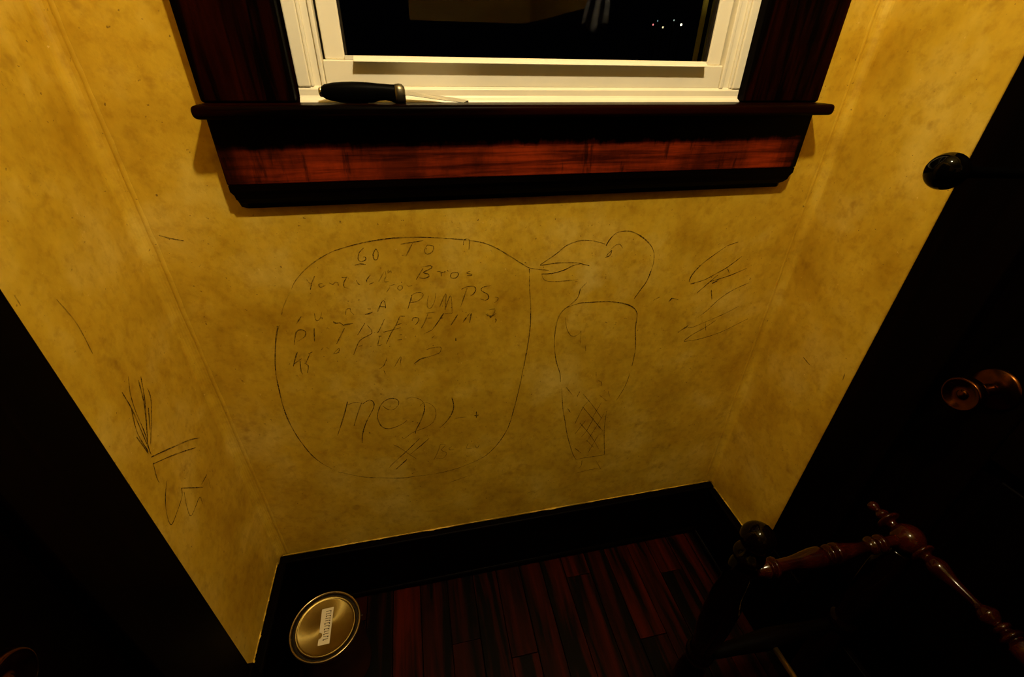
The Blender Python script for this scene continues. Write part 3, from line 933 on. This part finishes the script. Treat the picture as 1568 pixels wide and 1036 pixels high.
# ---------------------------------------------------------------- paint can
px, py, pz = -0.381, 0.757, -1.424
can = tag(empty('paint_can', V(px, py, ZF)), 'round paint can with tin lid and cream sticker in the floor corner', 'paint can')
H = pz - ZF
o = (px, py, ZF)
Z = (0, 0, 1)
body = obj('body', lathe(bmesh.new(), [(0.0, 0), (0.0, 0.096), (0.006, 0.0985), (0.012, 0.096), (H - 0.022, 0.096), (H - 0.014, 0.0985), (H - 0.010, 0.096), (H - 0.010, 0.0)], o, Z, 64), M['can'], can, smooth=True)
obj('rim', lathe(bmesh.new(), [(H - 0.010, 0.094), (H - 0.010, 0.0985), (H - 0.002, 0.1005), (H + 0.002, 0.0985), (H + 0.002, 0.0955), (H - 0.001, 0.0935), (H - 0.007, 0.0930), (H - 0.009, 0.094)], o, Z, 72), M['rim'], can, smooth=True)
lid = obj('lid', lathe(bmesh.new(), [(H - 0.0105, 0.0935), (H - 0.010, 0.0870), (H - 0.006, 0.0850), (H - 0.0005, 0.0840), (H + 0.0005, 0.0815), (H - 0.002, 0.0785), (H - 0.003, 0.076), (H - 0.003, 0.03), (H - 0.003, 0.0)], o, Z, 72), M['lid'], can, smooth=True)
# dark gap between lid and rim
obj('groove', lathe(bmesh.new(), [(H - 0.0098, 0.0930), (H - 0.0070, 0.0925), (H - 0.0068, 0.0872), (H - 0.0098, 0.0868)], o, Z, 64), M['seal'], lid, smooth=True)
zs = H - 0.003 + ZF
bm = bmesh.new()
cor = [(-0.3974, 0.8066), (-0.3636, 0.8075), (-0.3640, 0.7050), (-0.3958, 0.7047)]
n_arc = 6
pts = [cor[0], cor[1], cor[2], cor[3], (-0.3958, 0.722)]
for k in range(1, n_arc):                       # round nick torn out of the lower left edge
    a = -math.pi / 2 + math.pi * k / n_arc
    pts.append((-0.3958 + 0.009 * math.cos(a), 0.731 + 0.009 * math.sin(a)))
pts.append((-0.3960, 0.740))
lo = [bm.verts.new(V(a, b, zs + 0.0001)) for a, b in pts]
hi = [bm.verts.new(V(a, b, zs + 0.0007)) for a, b in pts]
bm.faces.new(lo[::-1]); bm.faces.new(hi)
for i in range(len(pts)):
    j = (i + 1) % len(pts)
    bm.faces.new((lo[i], lo[j], hi[j], hi[i]))
stk = obj('sticker', bm, M['paper'], lid)
rnd = random.Random(7)
bm = bmesh.new()
yy = 0.7985
while yy > 0.716:                               # illegible printed row along the sticker
    hgt = rnd.uniform(0.004, 0.0065)
    x0, x1 = -0.3840 + rnd.uniform(-0.001, 0.001), -0.3690
    kind = rnd.randrange(4)
    strokes_ = [(x0, x1, yy - 0.0016, yy)]
    if kind in (0, 1): strokes_.append((x1 - 0.003, x1, yy - hgt + 0.001, yy))
    if kind in (1, 2): strokes_.append((x0, x0 + 0.003, yy - hgt + 0.001, yy))
    if kind == 3: strokes_.append((x0, x1, yy - hgt + 0.001, yy - hgt + 0.0024))
    for a, b, c_, d_ in strokes_:
        bm.faces.new([bm.verts.new(V(p_, q_, zs + 0.0010)) for p_, q_ in ((a, c_), (b, c_), (b, d_), (a, d_))])
    yy -= hgt + 0.0022
obj('print', bm, M['ink'], stk)
# wire bail hanging at the side
bm = bmesh.new()
prev = None
R_, tube = 0.099, 0.0022
ringN = 8
path = []
for k in range(25):
    a = math.pi * k / 24
    path.append(Vector((px + R_ * math.cos(a + 0.35), py + R_ * math.sin(a + 0.35) * 1.0, ZF + H - 0.05 - 0.09 * math.sin(a))))
for i, c in enumerate(path):
    tdir = (path[min(i + 1, 24)] - path[max(i - 1, 0)]).normalized()
    u = tdir.orthogonal().normalized(); w = tdir.cross(u)
    ring = [bm.verts.new(V(*(c + (u * math.cos(2 * math.pi * q / ringN) + w * math.sin(2 * math.pi * q / ringN)) * tube))) for q in range(ringN)]
    if prev:
        for q in range(ringN):
            bm.faces.new((prev[q], prev[(q + 1) % ringN], ring[(q + 1) % ringN], ring[q]))
    else: bm.faces.new(ring)
    prev = ring
bm.faces.new(prev)
obj('bail', bm, M['dull_steel'], can, smooth=True)

# ---------------------------------------------------------------- kitchen knife on the stool
ZS = -0.0745
KY = 0.967
kn = tag(empty('kitchen_knife', V(-0.06, KY, ZS)), 'black handled knife lying on the window stool', 'knife')
def section_sweep(secs, n=16, power=2.6):
    """secs: (x, y, zc, half_width_y, half_height)"""
    bm = bmesh.new()
    prev = None
    for x, y, zc, hw, hh in secs:
        ring = []
        for k in range(n):
            a = 2 * math.pi * k / n
            ca, sa = math.cos(a), math.sin(a)
            ring.append(bm.verts.new(V(x, y + hw * math.copysign(abs(ca) ** (2 / power), ca), zc + hh * math.copysign(abs(sa) ** (2 / power), sa))))
        if prev:
            for k in range(n):
                bm.faces.new((prev[k], prev[(k + 1) % n], ring[(k + 1) % n], ring[k]))
        else: bm.faces.new(ring[::-1])
        prev = ring
    bm.faces.new(prev)
    return bm
def hsec(x, bot, top, hw, dy=0.0):
    return (x, KY + dy, ZS + (bot + top) / 2, hw, (top - bot) / 2)
handle = obj('handle', section_sweep([
    hsec(-0.1435, 0.0100, 0.0270, 0.009), hsec(-0.138, 0.0062, 0.0305, 0.012), hsec(-0.125, 0.0030, 0.0330, 0.014), hsec(-0.108, 0.0004, 0.0345, 0.015),
    hsec(-0.090, 0.0001, 0.0350, 0.015), hsec(-0.070, 0.0001, 0.0345, 0.015), hsec(-0.056, 0.0012, 0.0335, 0.014), hsec(-0.045, 0.0042, 0.0325, 0.0135),
    hsec(-0.034, 0.0048, 0.0318, 0.013), hsec(-0.024, 0.0030, 0.0310, 0.013), hsec(-0.0175, 0.0003, 0.0308, 0.013), hsec(-0.0150, 0.0002, 0.0308, 0.013)]), M['knife_black'], kn, smooth=True)
obj('end_cap', section_sweep([hsec(-0.1490, 0.0125, 0.0245, 0.007), hsec(-0.1475, 0.0105, 0.0262, 0.0085), hsec(-0.1434, 0.0098, 0.0272, 0.0092)]), M['steel'], kn, smooth=True)
obj('bolster', section_sweep([hsec(-0.0152, 0.0001, 0.0315, 0.0136), hsec(-0.008, 0.0001, 0.0325, 0.0138), hsec(-0.002, 0.0001, 0.0312, 0.013), hsec(0.002, 0.0001, 0.0270, 0.011), hsec(0.003, 0.002, 0.022, 0.008)]), M['dull_steel'], kn, smooth=True)
rv = bmesh.new()
lathe(rv, [(0, 0), (0, 0.0022), (0.0008, 0.0018), (0.001, 0)], (-0.066, KY - 0.002, ZS + 0.0338), (0, 0, 1), 12)
obj('rivet', rv, M['steel'], handle, smooth=True)
# blade lying nearly flat, spine away from the viewer, tip to the right
bm = bmesh.new()
outl = []
for i in range(13):
    t = i / 12
    x_ = 0.000 + 0.120 * t
    back_ = KY + 0.015 - 0.002 * t - (0.020 * max(0, (t - 0.82) / 0.18) ** 2)
    edge_ = KY - 0.013 - 0.006 * math.sin(math.pi * min(t * 1.0, 1.0)) + 0.006 * max(0, (t - 0.75) / 0.25) ** 2
    zt = ZS + 0.0165 * (1 - t) + 0.0022 * t
    outl.append((x_, back_, edge_, zt))
top, bot = [], []
for x_, b_, e_, zt in outl:
    top.append((bm.verts.new(V(x_, b_, zt + 0.0032)), bm.verts.new(V(x_, e_, max(zt - 0.0012, ZS + 0.0009)))))
    bot.append((bm.verts.new(V(x_, b_, zt + 0.0012)), bm.verts.new(V(x_, e_, max(zt - 0.0018, ZS + 0.0004)))))
for i in range(12):
    bm.faces.new((top[i][0], top[i + 1][0], top[i + 1][1], top[i][1]))
    bm.faces.new((bot[i][1], bot[i + 1][1], bot[i + 1][0], bot[i][0]))
    bm.faces.new((top[i][0], bot[i][0], bot[i + 1][0], top[i + 1][0]))
    bm.faces.new((top[i][1], top[i + 1][1], bot[i + 1][1], bot[i][1]))
for i in (0, 12):
    bm.faces.new((top[i][0], top[i][1], bot[i][1], bot[i][0]))
obj('blade', bm, M['steel'], kn)

# ---------------------------------------------------------------- black ball off the right door; long rod added so its shadow misses the wall
hx = XR - 0.006
hook = tag(empty('ball_peg', V(hx, 0.418, -0.125)), 'black ball-tipped peg on an added long rod out from the right door above its brass knob', 'peg')
obj('base_plate', lathe(bmesh.new(), [(0, 0), (0, 0.022), (0.004, 0.021), (0.008, 0.012), (0.009, 0)], (hx, 0.418, -0.125), (-1, 0, 0), 24), M['black'], hook, smooth=True)
a0 = Vector((hx - 0.006, 0.418, -0.125)); b0 = Vector((0.600, 0.418, -0.102))
dv = (b0 - a0)
obj('added_arm', lathe(bmesh.new(), smooth_profile([(0, 0.010), (dv.length * 0.1, 0.007), (dv.length * 0.75, 0.006), (dv.length, 0.008)], 4), tuple(a0), tuple(dv), 20), M['black'], hook, smooth=True)
obj('ball_tip', lathe(bmesh.new(), ball(0.0205, 16), tuple(b0), tuple(dv), 32), M['black'], hook, smooth=True)

# ---------------------------------------------------------------- turned spindle stand by the right door
AX, AY, BX, RY, RZ = 0.522, 0.366, 0.897, 0.360, -0.800
stand = tag(empty('spindle_stand', V((AX + BX) / 2, 0.05, ZF)), 'dark red turned-wood stand with ball finials by the right door', 'stand')
def turned(name, prof, origin, axis, mat='spindle', k=4, parent=stand):
    return obj(name, lathe(bmesh.new(), smooth_profile(prof, k), origin, axis, 28), M[mat], parent, smooth=True)
post_prof = [(0, 0), (0, 0.020), (0.03, 0.026), (0.07, 0.020), (0.09, 0.027), (0.10, 0.027), (0.12, 0.019), (0.30, 0.028), (0.45, 0.031), (0.52, 0.022),
             (0.54, 0.029), (0.555, 0.029), (0.575, 0.022), (0.66, 0.030), (0.76, 0.031), (0.82, 0.026)]
p1 = turned('post', post_prof + [(0.86, 0.026), (0.885, 0.024), (0.900, 0.017), (0.912, 0.026), (0.922, 0.026), (0.932, 0.014), (0.938, 0.012)], (AX, AY, ZF), Z, 'post')
obj('ball_finial', lathe(bmesh.new(), ball(0.0285, 16), (AX, AY, -0.694), Z, 32), M['post'], p1, smooth=True)
p2 = turned('post', post_prof + [(0.833, 0.020), (0.836, 0.0)], (BX, RY, ZF), Z, 'post')
p3 = turned('post', post_prof + [(0.86, 0.026), (0.885, 0.024), (0.900, 0.017), (0.912, 0.026), (0.922, 0.026), (0.932, 0.014), (0.938, 0.012)], (AX, -0.36, ZF), Z, 'post')
obj('ball_finial', lathe(bmesh.new(), ball(0.0285, 16), (AX, -0.36, -0.694), Z, 32), M['post'], p3, smooth=True)
p4 = turned('post', post_prof + [(0.86, 0.024), (0.875, 0.012)], (BX, -0.36, ZF), Z, 'post')
# rail from the finial post to the side rail
xr = [(0.018, 0.010), (0.034, 0.010), (0.042, 0.013), (0.050, 0.016), (0.054, 0.0165), (0.058, 0.012), (0.062, 0.012), (0.066, 0.0175), (0.072, 0.0175), (0.076, 0.012), (0.082, 0.0115),
      (0.110, 0.0120), (0.140, 0.0165), (0.162, 0.0190), (0.176, 0.0175), (0.184, 0.011), (0.189, 0.018), (0.195, 0.018), (0.199, 0.012), (0.203, 0.0185), (0.212, 0.0190), (0.225, 0.0155),
      (0.262, 0.0105), (0.278, 0.0105), (0.287, 0.0165), (0.293, 0.0165), (0.297, 0.011), (0.303, 0.011), (0.308, 0.0165), (0.315, 0.0165), (0.320, 0.010), (0.335, 0.010), (0.360, 0.010)]
turned('cross_rail', xr, (AX, AY - 0.003, RZ), (1, 0, 0))
# side rail running towards the viewer
yr = [(0, 0.0), (0.003, 0.008), (0.010, 0.0105), (0.017, 0.008), (0.021, 0.006), (0.026, 0.010), (0.032, 0.013), (0.037, 0.010), (0.040, 0.008), (0.042, 0.021), (0.047, 0.023), (0.050, 0.012), (0.056, 0.009), (0.064, 0.009)]
side = turned('side_rail', yr + [(0.112, 0.009), (0.116, 0.021), (0.121, 0.022), (0.124, 0.012), (0.130, 0.010), (0.138, 0.015), (0.148, 0.0175), (0.160, 0.0150), (0.176, 0.0105), (0.200, 0.0075), (0.218, 0.0070),
      (0.226, 0.013), (0.235, 0.0175), (0.244, 0.013), (0.250, 0.008), (0.254, 0.015), (0.259, 0.015), (0.262, 0.010), (0.268, 0.018), (0.272, 0.019), (0.276, 0.013), (0.282, 0.019), (0.300, 0.0205), (0.50, 0.0205), (0.60, 0.014), (0.79, 0.012)],
      (BX, 0.448, RZ), (0, -1, 0))
obj('ball', lathe(bmesh.new(), ball(0.0290, 16), (BX, RY, RZ), (0, 1, 0), 32), M['spindle'], side, smooth=True)
# lower stretcher with a brass rod let into it
turned('stretcher', [(0.02, 0.012), (0.10, 0.016), (0.1875, 0.022), (0.275, 0.016), (0.355, 0.012)], (AX, AY, -1.135), (1, 0, 0), 'black_x')
turned('stretcher', [(0.02, 0.012), (0.10, 0.016), (0.1875, 0.022), (0.275, 0.016), (0.355, 0.012)], (AX, -0.36, -1.135), (1, 0, 0), 'black_x')
obj('brass_rod', lathe(bmesh.new(), [(0, 0.0065), (0.70, 0.0065)], (0.707, 0.358, -1.135), (0.03, -1, 0), 16), M['rod'], stand, smooth=True)
turned('stretcher', [(0.02, 0.012), (0.30, 0.016), (0.70, 0.012)], (BX, RY, -1.30), (0, -1, 0), 'black_x')
turned('stretcher', [(0.02, 0.012), (0.30, 0.016), (0.70, 0.012)], (AX, AY, -1.45), (0, -1, 0), 'black_x')

# ---------------------------------------------------------------- towel on the right door, mirrored in the window glass
tw = tag(empty('hanging_towel', V(0.98, -0.40, 0.62)), 'grey-blue towel hanging on the right door, mirrored in the glass', 'towel')
bm = bmesh.new()
rows = []
for j in range(15):
    v = j / 14
    row = []
    for i in range(41):
        u = i / 40
        wgt = 0.35 + 0.65 * v
        xx = 1.012 - 0.135 * u * wgt - 0.02 * v
        yy = -0.42 + 0.028 * math.sin(u * 15) * wgt
        zz = 0.60 - 0.47 * v + 0.02 * math.sin(u * 9)
        row.append(bm.verts.new(V(xx, yy, zz)))
    rows.append(row)
for a, b in zip(rows, rows[1:]):
    for i in range(40):
        bm.faces.new((a[i], a[i + 1], b[i + 1], b[i]))
t_o = obj('cloth', bm, M['cloth'], tw, smooth=True)
sd = t_o.modifiers.new('solid', 'SOLIDIFY'); sd.thickness = 0.004
obj('peg', lathe(bmesh.new(), [(0, 0), (0, 0.016), (0.006, 0.014), (0.03, 0.007), (0.06, 0.010), (0.066, 0.0)], (XR + 0.012, -0.42, 0.61), (-1, 0, 0), 20), M['brass'], tw, smooth=True)

# ---------------------------------------------------------------- outside: night ground and far lamps
tag(obj('ground', boxes((-60, 90, 1.5, 120, -6.6, -6.5)), M['ground']), 'dark ground outside at night', kind='structure')
for (gx, gz, col, stg, r_, lab) in [
        (19.96, 2.43, (1.0, 0.25, 0.25), 0.5, 0.055, 'small red far lamp leftmost outside the window'),
        (20.30, 2.69, (0.5, 0.8, 0.8), 0.12, 0.045, 'faint bluish far lamp above the red one outside'),
        (20.84, 2.28, (1.0, 0.8, 0.45), 0.5, 0.06, 'small yellow far lamp lowest of those outside'),
        (21.71, 2.77, (0.8, 1.0, 0.9), 0.2, 0.045, 'faint white far lamp topmost outside'),
        (22.41, 2.49, (1.0, 0.95, 0.6), 1.4, 0.075, 'brightest pale far lamp nearest the window edge outside')]:
    e = tag(empty('far_lamp', V(gx, 40, -6.5)), lab, 'lamp', 'far lamps outside the window')
    hgt = gz + 6.5
    obj('pole', lathe(bmesh.new(), [(0, 0.10), (hgt - 0.3, 0.05), (hgt - 0.05, 0.04)], (gx, 40, -6.5), Z, 8), M['seal'], e)
    obj('lamp_head', lathe(bmesh.new(), [(-r_ * 1.3, 0.0), (-r_, r_ * 0.6), (0, r_), (r_, r_ * 0.7), (r_ * 1.3, 0)], (gx, 40, gz), Z, 12), emit_mat('far_lamp_glow', col, stg), e, smooth=True)
bpy.context.view_layer.update()
